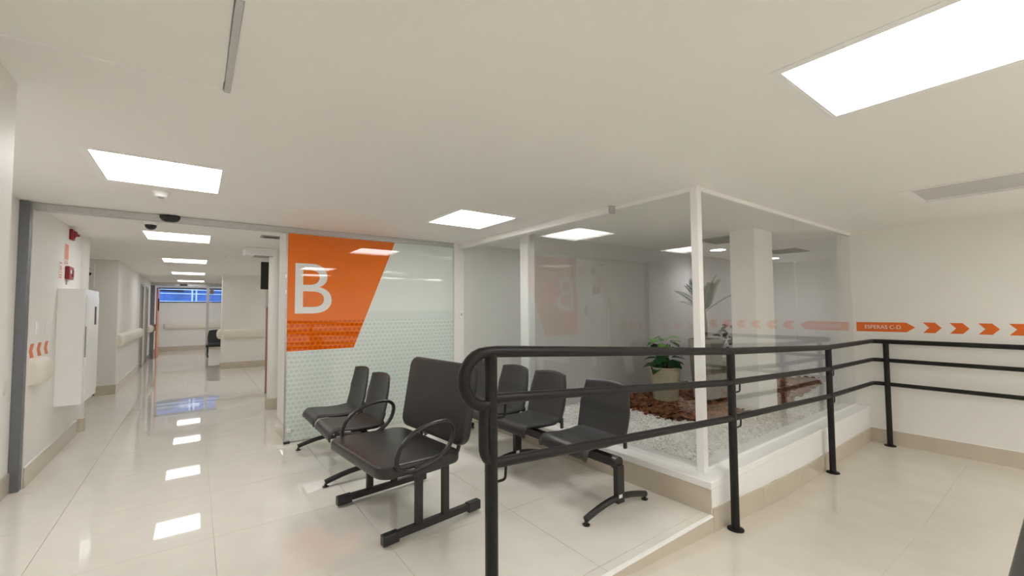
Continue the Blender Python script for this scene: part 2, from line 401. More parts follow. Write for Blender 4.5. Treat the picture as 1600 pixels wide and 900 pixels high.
# kerb of the planter
kerb = empty('planter_kerb', (KX, KY, 0)); tag(kerb, 'low white kerb with beige tile skirting around the pebble garden', 'kerb')
def kp(name, m, a, **k):
    o = MB().box(*a).build(name, m, None, **k); o.parent = kerb; o.matrix_parent_inverse = Matrix.Translation((-KX, -KY, 0)); return o
kp('core', M_white, (KX + .012, KX + .28, KY, 5.45, -.3, KZ - .055))
kp('core', M_white, (KX + .28, XR, KY, KY + .26, -.4, KZ - .055))
kp('coping', M_white, (KX - .004, KX + .30, KY - .004, 5.45, KZ - .056, KZ), bevel=.006)
kp('coping', M_white, (KX + .30, XR, KY - .004, KY + .28, KZ - .056, KZ), bevel=.006)
yy = KY + .004
while yy < 5.4:
    kp('skirting_tile', M_base, (KX, KX + .013, yy, min(yy + .8, 5.45), .0, KZ - .057)); yy += .803
xx = KX + .014
while xx < XR - .02:
    x2 = min(xx + .8, XR); z1, z2 = zr(xx) + .168, zr(x2) + .168
    o = MB().hexa([(xx, KY - .011, zr(xx) - .01), (x2, KY - .011, zr(x2) - .01), (x2, KY, zr(x2) - .01), (xx, KY, zr(xx) - .01), (xx, KY - .011, z1), (x2, KY - .011, z2), (x2, KY, z2), (xx, KY, z1)]).build('skirting_tile', M_base)
    o.parent = kerb; o.matrix_parent_inverse = Matrix.Translation((-KX, -KY, 0)); xx += .803

# baseboards
def bb(name, a, label):
    o = struct(box(name, M_base, a, bevel=.003), label); return o
BH = .17
bb('baseboard_right', (XR - .012, XR, -2.9, KY, ZL - .005, ZL + BH), 'beige tile skirting under the arrow wall')
bb('baseboard_left_near', (-.62, -.608, -2.9, 2.66, 0, BH), 'beige tile skirting of the near left wall')
bb('baseboard_left_return', (XL0, -.608, 2.66, 2.672, 0, BH), 'beige tile skirting of the near left corner')
bb('baseboard_left_mid', (XL0, XL0 + .012, 2.672, YB - .04, 0, BH), 'beige tile skirting before the sliding door frame')
bb('baseboard_left', (XL, XL + .012, YB + .02, 7.5, 0, BH), 'beige tile skirting of the corridor wall')
bb('baseboard_corridor_left', (XL, XL + .012, 10.75, 14.66, 0, BH), 'beige tile skirting beyond the side passage')
bb('baseboard_corridor_left_end', (XL, XL + .012, 16.99, 21.2, 0, BH), 'beige tile skirting at the corridor end')
bb('baseboard_corridor_return', (-3.4, XL + .012, 10.738, 10.75, 0, BH), 'beige tile skirting of the wall return')
bb('baseboard_corridor_right', (.548, 1.56, 13.538, 13.55, 0, BH), 'beige tile skirting of the right corridor wall')
bb('baseboard_corridor_right_side', (.548, .56, 13.55, 13.85, 0, BH), 'beige tile skirting along the right corridor wall')
bb('baseboard_far', (XL, 4.1, 21.188, 21.2, 0, BH), 'beige tile skirting of the far wall')
bb('baseboard_pier', (.843, .855, 5.52, 6.18, 0, BH), 'beige tile skirting of the narrow pier')
for i, a in enumerate([(XL, XL + .013, YB + .02, 7.5), (XL, XL + .013, 10.75, 14.66), (.547, 1.56, 13.537, 13.55), (XL, 4.1, 21.187, 21.2), (XR - .013, XR, -2.9, KY)]):
    z = BH if i < 4 else ZL + BH
    struct(box('trim_%d' % (i + 2), M_white, (*a, z, z + .008)), 'thin pale top edge of the skirting')

# far strip window
win = struct(MB().box(XL, 4.1, 21.24, 21.30, 1.86, 1.90).box(XL, 4.1, 21.24, 21.30, 2.40, 2.44).build('window_1', M_dark), 'strip window at the corridor end looking out on a blue building')
box('pane', M_glass, (XL, .4, 21.265, 21.271, 1.90, 2.40), win); box('pane', M_glass, (.44, 4.1, 21.265, 21.271, 1.90, 2.40), win)
box('mullion', M_alud, (.40, .44, 21.245, 21.295, 1.90, 2.40), win)
bl = empty('building', (0, 24.2, 0)); tag(bl, 'blue building with white steel beams seen through the far strip window', 'building')
def bp_(name, m, mb): o = mb.build(name, m); o.parent = bl; o.matrix_parent_inverse = Matrix.Translation((0, -24.2, 0)); return o
bp_('facade', M_blue, MB().box(-5, 8, 24.2, 24.5, 0, 6))
for z in (1.95, 2.30, 2.48, 2.62): bp_('beam', M_beam, MB().hexa([(-5, 24.1, z + .06), (8, 24.1, z - .12), (8, 24.2, z - .12), (-5, 24.2, z + .06), (-5, 24.1, z + .10), (8, 24.1, z - .08), (8, 24.2, z - .08), (-5, 24.2, z + .10)]))
for x in (-.15, .0, 1.6, 3.0): bp_('post', M_beam, MB().box(x, x + .06, 24.08, 24.2, 0, 6))
bp_('roof_panel', M_dark, MB().hexa([(-1.6, 24.15, 2.44), (-.4, 24.15, 2.4), (-.4, 24.2, 2.4), (-1.6, 24.2, 2.44), (-1.6, 24.15, 2.75), (-.7, 24.15, 2.75), (-.7, 24.2, 2.75), (-1.6, 24.2, 2.75)]))

# corridor doors
for i, (y0, y1, lb) in enumerate([(14.7, 15.5, 'first narrow grey door on the left of the corridor'), (16.15, 16.95, 'second narrow grey door farther along the corridor')]):
    d = struct(MB().box(XL - .08, XL + .015, y0, y0 + .06, 0, 2.24).box(XL - .08, XL + .015, y1 - .06, y1, 0, 2.24).box(XL - .08, XL + .015, y0 + .06, y1 - .06, 2.18, 2.24).build('door_%d' % (i + 1), M_grey), lb)
    box('leaf', M_grey, (XL - .06, XL - .02, y0 + .06, y1 - .06, .005, 2.18), d)
    MB().tube([(XL - .02, y1 - .13, 1.0), (XL + .03, y1 - .13, 1.0), (XL + .03, y1 - .25, 1.0)], .01, 8).build('handle', M_alu, d)

# sliding-door frame across the corridor (near) and far one
fr = empty('sliding_door_frame', (XL, YB, 0)); tag(fr, 'grey aluminium sliding door frame across the corridor mouth', 'door frame')
def fp(p, name, m, a, inv, **k):
    o = MB().box(*a).build(name, m, None, **k); o.parent = p; o.matrix_parent_inverse = Matrix.Translation([-q for q in inv]); return o
fi = (XL, YB, 0)
fp(fr, 'jamb', M_alud, (XL0, XL0 + .064, YB - .06, YB + .02, 0, C - .005), fi, bevel=.003)
fp(fr, 'header', M_alu, (XL0 + .002, 2.995, YB - .01, YB + .09, C - .062, C - .002), fi, bevel=.002)
fr2 = empty('sliding_door_frame', (XL, 18, 0)); tag(fr2, 'grey sliding door frame at the far end of the corridor', 'door frame'); fi = (XL, 18, 0)
fp(fr2, 'jamb', M_alud, (XL, XL + .10, 17.96, 18.06, 0, 2.36), fi); fp(fr2, 'jamb', M_alu, (.30, .38, 17.96, 18.06, 0, 2.36), fi)
fp(fr2, 'header', M_alu, (XL, 1.6, 17.96, 18.08, 2.36, C), fi)
fp(fr2, 'fixed_pane', M_glass, (.38, 1.6, 18.0, 18.01, .01, 2.36), fi)
fp(fr2, 'sensor', M_dark, (-.42, -.22, 17.90, 17.96, 2.37, 2.42), fi)
fp(fr2, 'notice', M_brown, (.40, .50, 17.985, 17.99, 2.10, 2.28), fi)
s_ = tag(box('open_door_leaf', M_salmon, (XL + .12, XL + .16, 18.3, 19.2, .01, 2.30)), 'salmon door leaf standing open beyond the far door frame', 'door')
box('pull_handle', M_dark, (XL + .16, XL + .19, 18.42, 18.46, 1.55, 1.95), s_)

# ------------------------------------------------------------------ round columns
def rcol(x, y, r, lb):
    t = empty('round_column', (x, y, 0)); tag(t, lb, 'column')
    MB().lathe([(r, BH), (r, C)], 0, 0, 28).build('shaft', M_wall, t, smooth='auto')
    MB().lathe([(r + .016, 0), (r + .016, BH - .006), (r + .008, BH)], 0, 0, 28).build('skirting', M_base, t, smooth='auto')
rcol(1.03, 7.60, .125, 'white round column beside the frosted glass end')
rcol(-1.23, 7.72, .12, 'white round column behind the fire cabinet')

# ------------------------------------------------------------------ glass panel with the letter B
B0, B1, ZT = .838, 2.992, C - .064
gp = empty('glass_partition', (B0, YB, 0)); tag(gp, 'frosted glass panel with orange shape and white letter B', 'glass panel')
def gpc(o): o.parent = gp; o.matrix_parent_inverse = Matrix.Translation((-B0, -YB, 0)); return o
gpc(box('pane', M_frost, (B0, B1, YB, YB + .012, .012, ZT)))
def YP(y): return lambda s, t: (s, y, t)
def flat(poly, y): 
    mb = MB(); mb.v = [(p[0], y, p[1]) for p in poly]; mb.f = [tuple(range(len(poly)))]; return mb
o_poly = [(B0 + .004, 1.036), (1.592, 1.041), (2.115, ZT - .004), (B0 + .004, ZT - .004)]
gpc(MB().prism([(B0 + .002, 1.030), (1.596, 1.033), (2.124, ZT - .003), (B0 + .002, ZT - .003)], 1, YB - .0006, YB).build('film_border', M_bfilm))
gpc(MB().prism(o_poly, 1, YB - .0012, YB - .0007).build('orange_film', M_ofilm))
lt = text_mesh('B', 'letter_b', M_bfilm, None, (.923, 1.325, 1.471, 2.06), YP(YB - .0018)); gpc(lt); lt['label'] = 'white capital letter B'
gpc(box('edge_profile', M_alu, (B0 - .012, B0 + .004, YB - .004, YB + .016, .0, ZT)))
gpc(box('edge_profile', M_alu, (B1 - .004, B1 + .003, YB - .004, YB + .016, .0, ZT)))
gpc(box('floor_guide', M_dark, (B0 - .012, B0 + .05, YB - .03, YB + .03, 0, .022)))
gpc(box('clip', M_whitem, (B0 + .02, B0 + .06, YB - .012, YB, .12, .155)))
gpc(box('clip', M_whitem, (B0 - .018, B0 - .004, YB - .010, YB + .006, 1.70, 1.745)))
gpc(box('clip', M_whitem, (B0 - .018, B0 - .004, YB - .010, YB + .006, 1.88, 1.925)))

# ------------------------------------------------------------------ planter glazing
def pane(name, a, lb, grp='clear panes around the pebble garden'):
    return tag(box(name, M_glass, a), lb, 'glass panel', grp)
pane('glass_pane', (GX, GX + .01, GY + .04, 2.958, KZ + .02, C - .03), 'tall clear pane facing the chairs beside the white corner post')
pane('glass_pane', (GX, GX + .01, 2.962, 3.90, KZ + .02, C - .03), 'tall clear pane facing the chairs, reflecting the letter B')
pane('glass_pane', (GX + .04, GX + 1.92, GY, GY + .01, KZ + .02, C - .03), 'wide clear pane along the ramp beside the white corner post')
pane('glass_pane', (GX + 1.924, XR - .002, GY, GY + .01, KZ + .02, C - .03), 'clear pane along the ramp next to the arrow wall')
pane('sliding_glass_door', (GX - .03, GX - .02, 3.87, 5.43, KZ + .02, C - .06), 'sliding clear glass door beside the white wall strip')
tag(box('corner_post', M_whitem, (GX - .028, GX + .034, GY - .026, GY + .036, KZ, C), bevel=.004), 'slim white metal corner post of the glazed garden', 'post')
gf = empty('glazing_profile', (GX, GY, KZ)); tag(gf, 'thin white metal channels holding the garden panes', 'frame')
def gfc(o): o.parent = gf; o.matrix_parent_inverse = Matrix.Translation((-GX, -GY, -KZ)); return o
for z0, z1 in ((KZ, KZ + .024), (C - .034, C)):
    gfc(box('channel', M_whitem, (GX - .012, GX + .022, GY + .036, 5.45, z0, z1)))
    gfc(box('channel', M_whitem, (GX + .034, XR, GY - .012, GY + .022, z0, z1)))
gfc(box('mullion', M_whitem, (GX + .27, GX + .30, GB + .10, GB + .26, KZ - .1, C - .001)))
gt = empty('sliding_door_track', (GX, 2.62, C)); tag(gt, 'white boxed sliding door track under the ceiling', 'track')
def gtc(o): o.parent = gt; o.matrix_parent_inverse = Matrix.Translation((-GX, -2.62, -C)); return o
gtc(box('casing', M_whitem, (GX - .075, GX - .015, 2.64, 5.45, C - .07, C - .001), bevel=.002))
gtc(box('end_cap', M_alu, (GX - .077, GX - .013, 2.615, 2.64, C - .072, C - .001)))

# ------------------------------------------------------------------ pebbles and bark
def stones(name, m, pts, szf, flatf, zf, seed):
    rnd = random.Random(seed); V = []; F = []
    base = [(1, 0, 0), (.3, .95, 0), (-.8, .6, 0), (-.8, -.6, 0), (.3, -.95, 0), (0, 0, 1), (0, 0, -1)]
    fac = [(0, 1, 5), (1, 2, 5), (2, 3, 5), (3, 4, 5), (4, 0, 5), (1, 0, 6), (2, 1, 6), (3, 2, 6), (4, 3, 6), (0, 4, 6)]
    for (x, y) in pts:
        s = szf(rnd); a = rnd.uniform(0, 6.28); tx, ty = rnd.uniform(-.5, .5), rnd.uniform(-.5, .5); z = zf(x, y, rnd); n = len(V)
        el = rnd.uniform(.6, 1.0); fl_ = flatf(rnd)
        for b in base:
            px, py, pz = b[0] * s * rnd.uniform(.8, 1.15), b[1] * s * el * rnd.uniform(.8, 1.15), b[2] * s * fl_
            pz += px * tx + py * ty
            V.append((x + px * math.cos(a) - py * math.sin(a), y + px * math.sin(a) + py * math.cos(a), z + pz))
        F += [(n + i, n + j, n + k) for i, j, k in fac]
    mb = MB(); mb.v = V; mb.f = F; o = mb.build(name, m, fix=False); return o
MUL = [(4.95, 4.18), (4.55, 3.6), (4.42, 3.0), (4.6, 2.62), (5.2, 2.46), (6.2, 2.44), (7.3, 2.56), (8.5, 2.74), (8.9, 2.95), (8.2, 3.35), (7.2, 3.7), (6.6, 4.18)]
def inpoly(x, y, P):
    c = False; j = len(P) - 1
    for i in range(len(P)):
        if (P[i][1] > y) != (P[j][1] > y) and x < (P[j][0] - P[i][0]) * (y - P[i][1]) / (P[j][1] - P[i][1]) + P[i][0]: c = not c
        j = i
    return c
rnd = random.Random(3)
gb = struct(box('floor_garden', M_white, (KX + .26, 10.22, KY + .2, GB, .0, .188)), 'bed under the white pebbles')
pp = []
x = KX + .30 - .06
while x < 10.2:
    step = .026 if x < 5.2 else .034 if x < 7 else .05
    y = GY + .03
    y1 = GB - .01
    if x > XR: y = 1.97
    while y < y1:
        q = (x + rnd.uniform(-.012, .012), y + rnd.uniform(-.012, .012))
        if q[0] > GX + .03 and not inpoly(q[0], q[1], MUL): pp.append(q)
        y += step
    x += step
tag(stones('gravel', M_pebble, pp, lambda r: r.uniform(.014, .024), lambda r: r.uniform(.5, .8), lambda x, y, r: .196 + r.uniform(0, .014), 5), 'bed of small white pebbles inside the glazed garden', 'gravel', kind='stuff')
bk = []
for i in range(30000):
    q = (rnd.uniform(4.3, 9.0), rnd.uniform(2.35, 4.18)); jx, jy = rnd.gauss(0, .03), rnd.gauss(0, .03)
    if inpoly(q[0], q[1], MUL): bk.append((q[0] + jx, min(GB - .02, q[1] + jy)))
bk = bk[:14000]
tag(stones('bark_mulch', M_bark, bk, lambda r: r.uniform(.02, .05), lambda r: r.uniform(.15, .35), lambda x, y, r: .20 + r.uniform(0, .05), 6), 'patch of reddish brown bark mulch among the white pebbles', 'mulch', kind='stuff')

# ------------------------------------------------------------------ plants
def leaf_mesh(name, L, W, m, droop=.3, n=6, lobes=0):
    mb = MB(); 
    for i in range(n + 1):
        t = i / n; wv = W * math.sin(math.pi * min(1, t * .93 + .04)) ** .8
        if lobes and i % 2: wv *= .72
        z = -droop * L * t * t
        mb.v += [(L * t, -wv / 2, z + .12 * wv), (L * t, 0, z), (L * t, wv / 2, z + .12 * wv)]
    for i in range(n):
        a = i * 3; mb.f += [(a, a + 3, a + 4, a + 1), (a + 1, a + 4, a + 5, a + 2)]
    me = mb.mesh(name); me.materials.append(m)
    for p in me.polygons: p.use_smooth = True
    return me
def put(me, name, parent, loc, rot, sc=1):
    o = bpy.data.objects.new(name, me); COL.objects.link(o); o.parent = parent; o.location = loc; o.rotation_euler = rot; o.scale = (sc, sc, sc); return o
GZ = .24
def pot_plant():
    t = empty('potted_plant', (5.22, 3.50, GZ)); tag(t, 'leafy green plant in a round beige stone pot on the bark', 'potted plant')
    MB().lathe([(.15, 0), (.165, .02), (.20, .42), (.212, .43), (.212, .455), (.195, .455), (.185, .42), (.02, .41)], 0, 0, 26).build('pot', M_pot, t, smooth='auto')
    MB().lathe([(.18, .395), (.18, .425), (.02, .43)], 0, 0, 16).build('soil', M_soil, t)
    d = leaf_mesh('leaf', .21, .17, M_leafd, .3, 6, 1); l = leaf_mesh('leaf', .17, .14, M_leafl, .15, 6, 1)
    r = random.Random(11)
    for k in range(34):
        a = k * 2.4 + r.uniform(-.3, .3); h = .47 + .40 * (k / 34) + r.uniform(-.02, .02); el = r.uniform(-.35, .25)
        st = r.uniform(.02, .12)
        o = put(d if k < 25 else l, 'leaf', t, (st * math.cos(a), st * math.sin(a), h), (r.uniform(-.3, .3), -el, a), r.uniform(.8, 1.15))
    for k in range(6):
        a = k * 1.05; MB().tube([(0.02 * math.cos(a), .02 * math.sin(a), .40), (.04 * math.cos(a), .04 * math.sin(a), .56), (.07 * math.cos(a), .07 * math.sin(a), .76)], .006, 6).build('stem', M_leafd, t)
pot_plant()
def palm():
    t = empty('potted_palm', (5.72, 3.18, GZ)); tag(t, 'small palm in a tall square grey planter behind the corner post', 'potted plant')
    def sq(r0, z): return [(-r0, -r0, z), (r0, -r0, z), (r0, r0, z), (-r0, r0, z)]
    mb = MB(); mb.hexa(sq(.125, -.04) + sq(.17, .83)); mb.build('planter', M_pot2, t, bevel=.01)
    box('soil', M_soil, (-.15, .15, -.15, .15, .80, .835), t)
    MB().tube([(0, 0, .85), (.01, .0, 1.05), (.0, .01, 1.22)], [.03, .026, .022], 8).build('trunk', M_trunk, t)
    r = random.Random(5)
    for k in range(17):
        a = k * 2.4 + .4; up = r.uniform(1.0, 1.4) if k > 4 else r.uniform(.45, .75); L = r.uniform(.42, .56)
        mb = MB(); pts = []
        for i in range(11):
            s = i / 10; ang = up - .35 * s * s
            p = Vector((0, 0, 0)) if i == 0 else pts[-1] + Vector((math.cos(ang), 0, math.sin(ang))) * (L / 10)
            pts.append(p)
        mb.tube(pts, [.006 * (1 - .07 * i) for i in range(11)], 5)
        for i in range(2, 24):
            s = i / 24; j = min(9, int(s * 10)); p = pts[j].lerp(pts[j + 1], s * 10 - j); dv = (pts[j + 1] - pts[j]).normalized()
            ll = .13 * math.sin(math.pi * min(.95, s * .75 + .2)) + .02
            for sd in (-1, 1):
                side = Vector((0, sd, 0)); q = p + (side * .75 + dv * .7 + Vector((0, 0, .05))) * ll
                mid = p.lerp(q, .5) + Vector((0, 0, .012)); wd = (side * .5 - dv).normalized() * .0058
                n = len(mb.v); mb.v += [tuple(p), tuple(mid + wd), tuple(q), tuple(mid - wd)]; mb.f.append((n, n + 1, n + 2, n + 3))
        o = mb.build('frond', M_palm, t, fix=False); o.location = (0, .005, 1.2); o.rotation_euler = (0, 0, a)
palm()
def shrub():
    t = empty('potted_shrub', (6.72, 3.30, GZ)); tag(t, 'dark leaved shrub in a grey pot mostly hidden by the white column', 'potted plant')
    mb = MB(); mb.hexa([(-.2, -.2, -.02), (.2, -.2, -.02), (.2, .2, -.02), (-.2, .2, -.02), (-.26, -.26, .45), (.26, -.26, .45), (.26, .26, .45), (-.26, .26, .45)]); mb.build('planter', M_pot2, t, bevel=.01)
    MB().tube([(0, 0, .42), (0, 0, .62)], .02, 7).build('stem', M_trunk, t)
    me = leaf_mesh('leaf', .11, .07, M_ddark, .3, 4); r = random.Random(8)
    for k in range(110):
        a = r.uniform(0, 6.28); h = r.uniform(.52, .98); rr = .16 * math.sin(math.pi * (h - .42) / .62) + .02
        put(me, 'leaf', t, (rr * math.cos(a), rr * math.sin(a), h), (r.uniform(-.5, .5), r.uniform(-.6, .5), a), r.uniform(.7, 1.2))
shrub()

# ------------------------------------------------------------------ railing beside the ramp
RY = 1.595
rl = empty('ramp_railing', (1.06, RY, 0)); tag(rl, 'black tubular three-rail railing between the chairs and the ramp', 'railing')
def rc(o, par=rl, org=(1.06, RY, 0)): o.parent = par; o.matrix_parent_inverse = Matrix.Translation([-q for q in org]); return o
XP = 6.80
YE = -2.6
def railline(zs, x0, xc):
    return [(x0, RY, zs[0]), (3.18, RY, zs[1]), (5.24, RY, zs[2]), (XP, RY, zs[3]), (XP, YE, zs[3])]
def rpath(pts, loop):
    p = smooth_path(pts[1:], .12, 6); p = [Vector(pts[0])] + p
    return loop + p
TOPZ, MIDZ, LOWZ = (1.311, 1.176, 1.081, 1.070), (1.098, .945, .863, .842), (.813, .680, .583, .552)
# rounded start of the top rail: half loop curling down and back to the post
loop = []
for k in range(13):
    a = math.radians(-95 - k * (175 / 12.0)); loop.append((1.035 + .115 * math.cos(a), RY, 1.194 + .117 * math.sin(a)))
loop = [(1.06, RY, 1.085)] + [Vector(q) for q in loop]
rc(MB().tube([Vector(q) for q in loop] + rpath(railline(TOPZ, 1.09, 0), []), .0265, 12).build('top_rail', M_rail, smooth='auto'))
# middle and lower rails are one tube joined by a rounded end
mid = railline(MIDZ, 1.0, 0); low = railline(LOWZ, 1.0, 0)
path = smooth_path([mid[4], mid[3], mid[2], mid[1], (1.02, RY - .002, 1.108), (1.02, RY - .002, .823), low[1], low[2], low[3], low[4]], .085, 7)
rc(MB().tube(path, .0235, 12).build('middle_and_lower_rail', M_rail, smooth='auto'))
for (x, zt) in ((1.06, 1.30), (3.215, 1.165), (5.255, 1.07)):
    rc(MB().tube([(x, RY, zr(x) + .006), (x, RY, zt)], .029, 12).build('post', M_rail, smooth='auto'))
    rc(MB().lathe([(.058, 0), (.058, .008), (.05, .012), (.032, .013)], x, RY, 18, zr(x)).build('base_flange', M_rail, smooth='auto'))
for y in (1.465, -.2, -1.9):
    rc(MB().tube([(XP, y, ZL + .006), (XP, y, 1.06)], .029, 12).build('post', M_rail, smooth='auto'))
    rc(MB().lathe([(.058, 0), (.058, .008), (.05, .012), (.032, .013)], XP, y, 18, ZL).build('base_flange', M_rail, smooth='auto'))
for x, zz in ((1.06, (1.09, .812)), (3.215, (.94, .678)), (5.255, (.858, .583))):
    e = .075 if x < 2 else .125
    for z in zz:
        rc(MB().tube(smooth_path([(x + .02, RY, z - .078), (x + e, RY, z - .078), (x + e + .005, RY, z - .02)], .015, 4), .0065, 6).build('bracket', M_rail, smooth='auto'))
# opposite railing next to the photographer
OY = .014
r2 = empty('opposite_railing', (.2, OY, 0)); tag(r2, 'dark grey railing end close to the camera at the lower right', 'railing')
M_rail2 = mat('rail_grey_paint', (.06, .06, .062), .38, .5, noise=.2, nscale=30, bump=.1, bscale=120)
o2 = (.2, OY, 0)
def oz(z, x): return z + zr(x)
for nm, h, rr in (('top_rail', 1.30, .0265), ('middle_rail', 1.08, .0235), ('lower_rail', .81, .0235)):
    rc(MB().tube([(.25, OY, h), (RX0, OY, h), (RX1, OY, h + ZL), (5.2, OY, h + ZL)], rr, 12).build(nm, M_rail2, smooth='auto'), r2, o2)
for x in (.30, 2.2, 4.2, 5.15): rc(MB().tube([(x, OY, zr(x)), (x, OY, zr(x) + 1.29)], .029, 12).build('post', M_rail2, smooth='auto'), r2, o2)

# ------------------------------------------------------------------ tandem waiting chairs (facing -x)
def seat_fn(wd, y0):
    prof = [(-.005, .375), (-.008, .405), (.004, .435), (.035, .453), (.10, .452), (.22, .440), (.34, .440), (.44, .452), (.475, .462)]
    def fn(u, v):
        s = u * (len(prof) - 1); i = min(len(prof) - 2, int(s)); t = s - i
        x = prof[i][0] * (1 - t) + prof[i + 1][0] * t; z = prof[i][1] * (1 - t) + prof[i + 1][1] * t
        k = 2 * v - 1
        z += .010 * k * k * (1 if u > .3 else .2)
        if abs(k) > .93: z -= .012
        ww = wd * (1 - .06 * u) * (1 - .05 * max(0, (.12 - u) / .12))
        return (x, y0 + k * ww / 2, z)
    return fn
def back_fn(wd, y0):
    def fn(u, v):
        k = 2 * v - 1
        z = .425 + .455 * u - .022 * k * k * max(0, u - .6) * 2.2
        x = .452 + .10 * u + .045 * math.sin(u * math.pi) * (1 if u < .5 else .9) * (.5) + .05 * max(0, u - .55) - .045 * k * k * (.4 + .6 * u)
        ww = wd * (.96 + .05 * math.sin(math.pi * u) - .10 * max(0, u - .5) / .5)
        return (x, y0 + k * ww / 2, z)
    return fn
def tandem(loc, lb, seats, legs, beam, grp, rz=0, name='tandem_seat', so=0.0):
    t = empty(name, loc, rz); tag(t, lb, 'bench', grp)
    for y0, wd in seats:
        s = MB().grid(seat_fn(wd, y0), 24, 14).build('seat', M_seat, t, smooth=True, solid=.014, fix=False); s.location.x = so
        b = MB().grid(back_fn(wd * .98, y0), 16, 14).build('backrest', M_seat, t, smooth=True, solid=.016, fix=False); b.location.x = so
        for sd in (-1, 1):
            MB().tube(smooth_path([(.20, y0 + sd * .16, .405), (.47, y0 + sd * .16, .40), (.515, y0 + sd * .16, .52)], .05, 4), .012, 8).build('bracket', M_steel, t, smooth='auto').location.x = so
        # lower ends of the backrest shell
        for sd in (-1, 1):
            box('back_stay', M_seat, (.452, .478, y0 + sd * wd * .445 - .012, y0 + sd * wd * .445 + .012, .37, .46), t, bevel=.004).location.x = so
    box('beam', M_steel, (.225, .285, beam[0], beam[1], .315, .385), t, bevel=.004)
    for y in legs:
        lg = box('leg', M_steel, (.215, .290, y - .022, y + .022, .06, .33), t, bevel=.004)
        foot = []
        for i in range(11):
            s = i / 10; foot.append((-.105 + .67 * s, y, .042 + .058 * math.sin(math.pi * s) ** 1.0))
        ft = MB().tube(foot, .023, 10).build('foot', M_steel, t, smooth='auto')
        for x in (-.10, .555): MB().lathe([(.025, 0), (.027, .008), (.012, .012), (.012, .03)], x, y, 12).build('glide', M_dark, ft, smooth='auto')
        box('label_sticker', M_lbl, (.225, .262, y - .0235, y - .0222, .10, .125), lg)
    for y, sd in ((beam[0], -1), (beam[1], 1)):
        MB().tube([(.255, y - .01 * sd, .345), (.255, y + .035 * sd, .345)], .048, 14).build('end_cap', M_dark, t, smooth='auto')
    return t
tandem((2.30, 0, 0), 'row of black plastic seats on a beam with backs to the garden glass', [(2.505, .55), (3.24, .53), (3.82, .53), (4.42, .53)], (2.125, 3.38, 4.72), (2.16, 4.75), 'black tandem benches', so=.035)
tandem((1.02, 0, 0), 'two black plastic seats on a beam in front of the frosted B glass', [(4.80, .52), (4.20, .55)], (5.14, 3.93), (3.90, 5.16), 'black tandem benches', so=-.065)
tandem((1.5, 17.38, 0), 'black bench seen far down the corridor by the glass', [(.87, .55), (.29, .55)], (1.14, 0.02), (0, 1.16), 'black tandem benches', rz=math.pi / 2)

# ------------------------------------------------------------------ wide padded chair
def wide_chair():
    t = empty('wide_waiting_chair', (1.317, 3.134, 0), math.radians(5.8)); tag(t, 'wide black padded armchair on two sled legs in front', 'chair')
    def pad(name, sx, sy, sz, bev):
        bm = bmesh.new(); bmesh.ops.create_cube(bm, size=1)
        bmesh.ops.scale(bm, vec=(sx, sy, sz), verts=bm.verts)
        ve = [e for e in bm.edges if abs(e.verts[0].co.z - e.verts[1].co.z) > sz * .5]
        bmesh.ops.bevel(bm, geom=ve, offset=bev, segments=6, affect='EDGES', profile=.5)
        he = [e for e in bm.edges if abs(e.verts[0].co.z - e.verts[1].co.z) < 1e-5 and len(e.link_faces) == 2 and abs(e.link_faces[0].normal.z - e.link_faces[1].normal.z) > .5]
        bmesh.ops.bevel(bm, geom=he, offset=min(sz * .42, .028), segments=4, affect='EDGES', profile=.5)
        me = bpy.data.meshes.new(name); bm.to_mesh(me); bm.free(); me.materials.append(M_vinyl)
        for p in me.polygons: p.use_smooth = True
        o = bpy.data.objects.new(name, me); COL.objects.link(o); o.parent = t; return o
    s = pad('seat', .64, .93, .085, .10); s.location = (-.105, .03, .455); s.rotation_euler = (0, math.radians(2), 0)
    b = pad('backrest', .60, .93, .08, .09); b.location = (.30, .055, .785); b.rotation_euler = (0, math.radians(-80), 0)
    for sd, y in ((-1, -.385), (1, .385)):
        ru = box('runner', M_steel, (-.37, .37, y - .022, y + .022, .028, .072), t, bevel=.003)
        for x0, x1 in ((-.385, -.275), (.275, .385)):
            box('end_cap', M_dark, (x0, x1, y - .027, y + .027, .012, .078), ru, bevel=.006)
        for x in (-.125, .085): box('leg', M_steel, (x - .026, x + .026, y - .016, y + .016, .072, .415), t, bevel=.003)
        # oval arm loop
        pts = []
        for k in range(30):
            a = 2 * math.pi * k / 30; ca, sa = math.cos(a), math.sin(a)
            ex = .225 * math.copysign(abs(ca) ** .85, ca); ez = .135 * math.copysign(abs(sa) ** .85, sa)
            pts.append((-.10 + ex * .95 + ez * .30, sd * .455 + .01, .592 + ez + ex * .12))
        arm = MB().tube(pts, .014, 10, closed=True, ry=.020).build('armrest', M_dark, t, smooth=True)
        box('arm_bracket', M_dark, (-.19, .01, sd * .455 - .012 + .01, sd * .455 + .012 + .01, .41, .475), t, bevel=.005)
    for x in (-.125, .085): box('cross_bar', M_steel, (x - .02, x + .02, -.40, .40, .375, .412), t, bevel=.003)
    for y in (-.27, .27):
        MB().tube(smooth_path([(.05, y, .40), (.27, y, .40), (.345, y, .75)], .06, 5), .015, 8).build('back_support', M_steel, t, smooth='auto')
wide_chair()

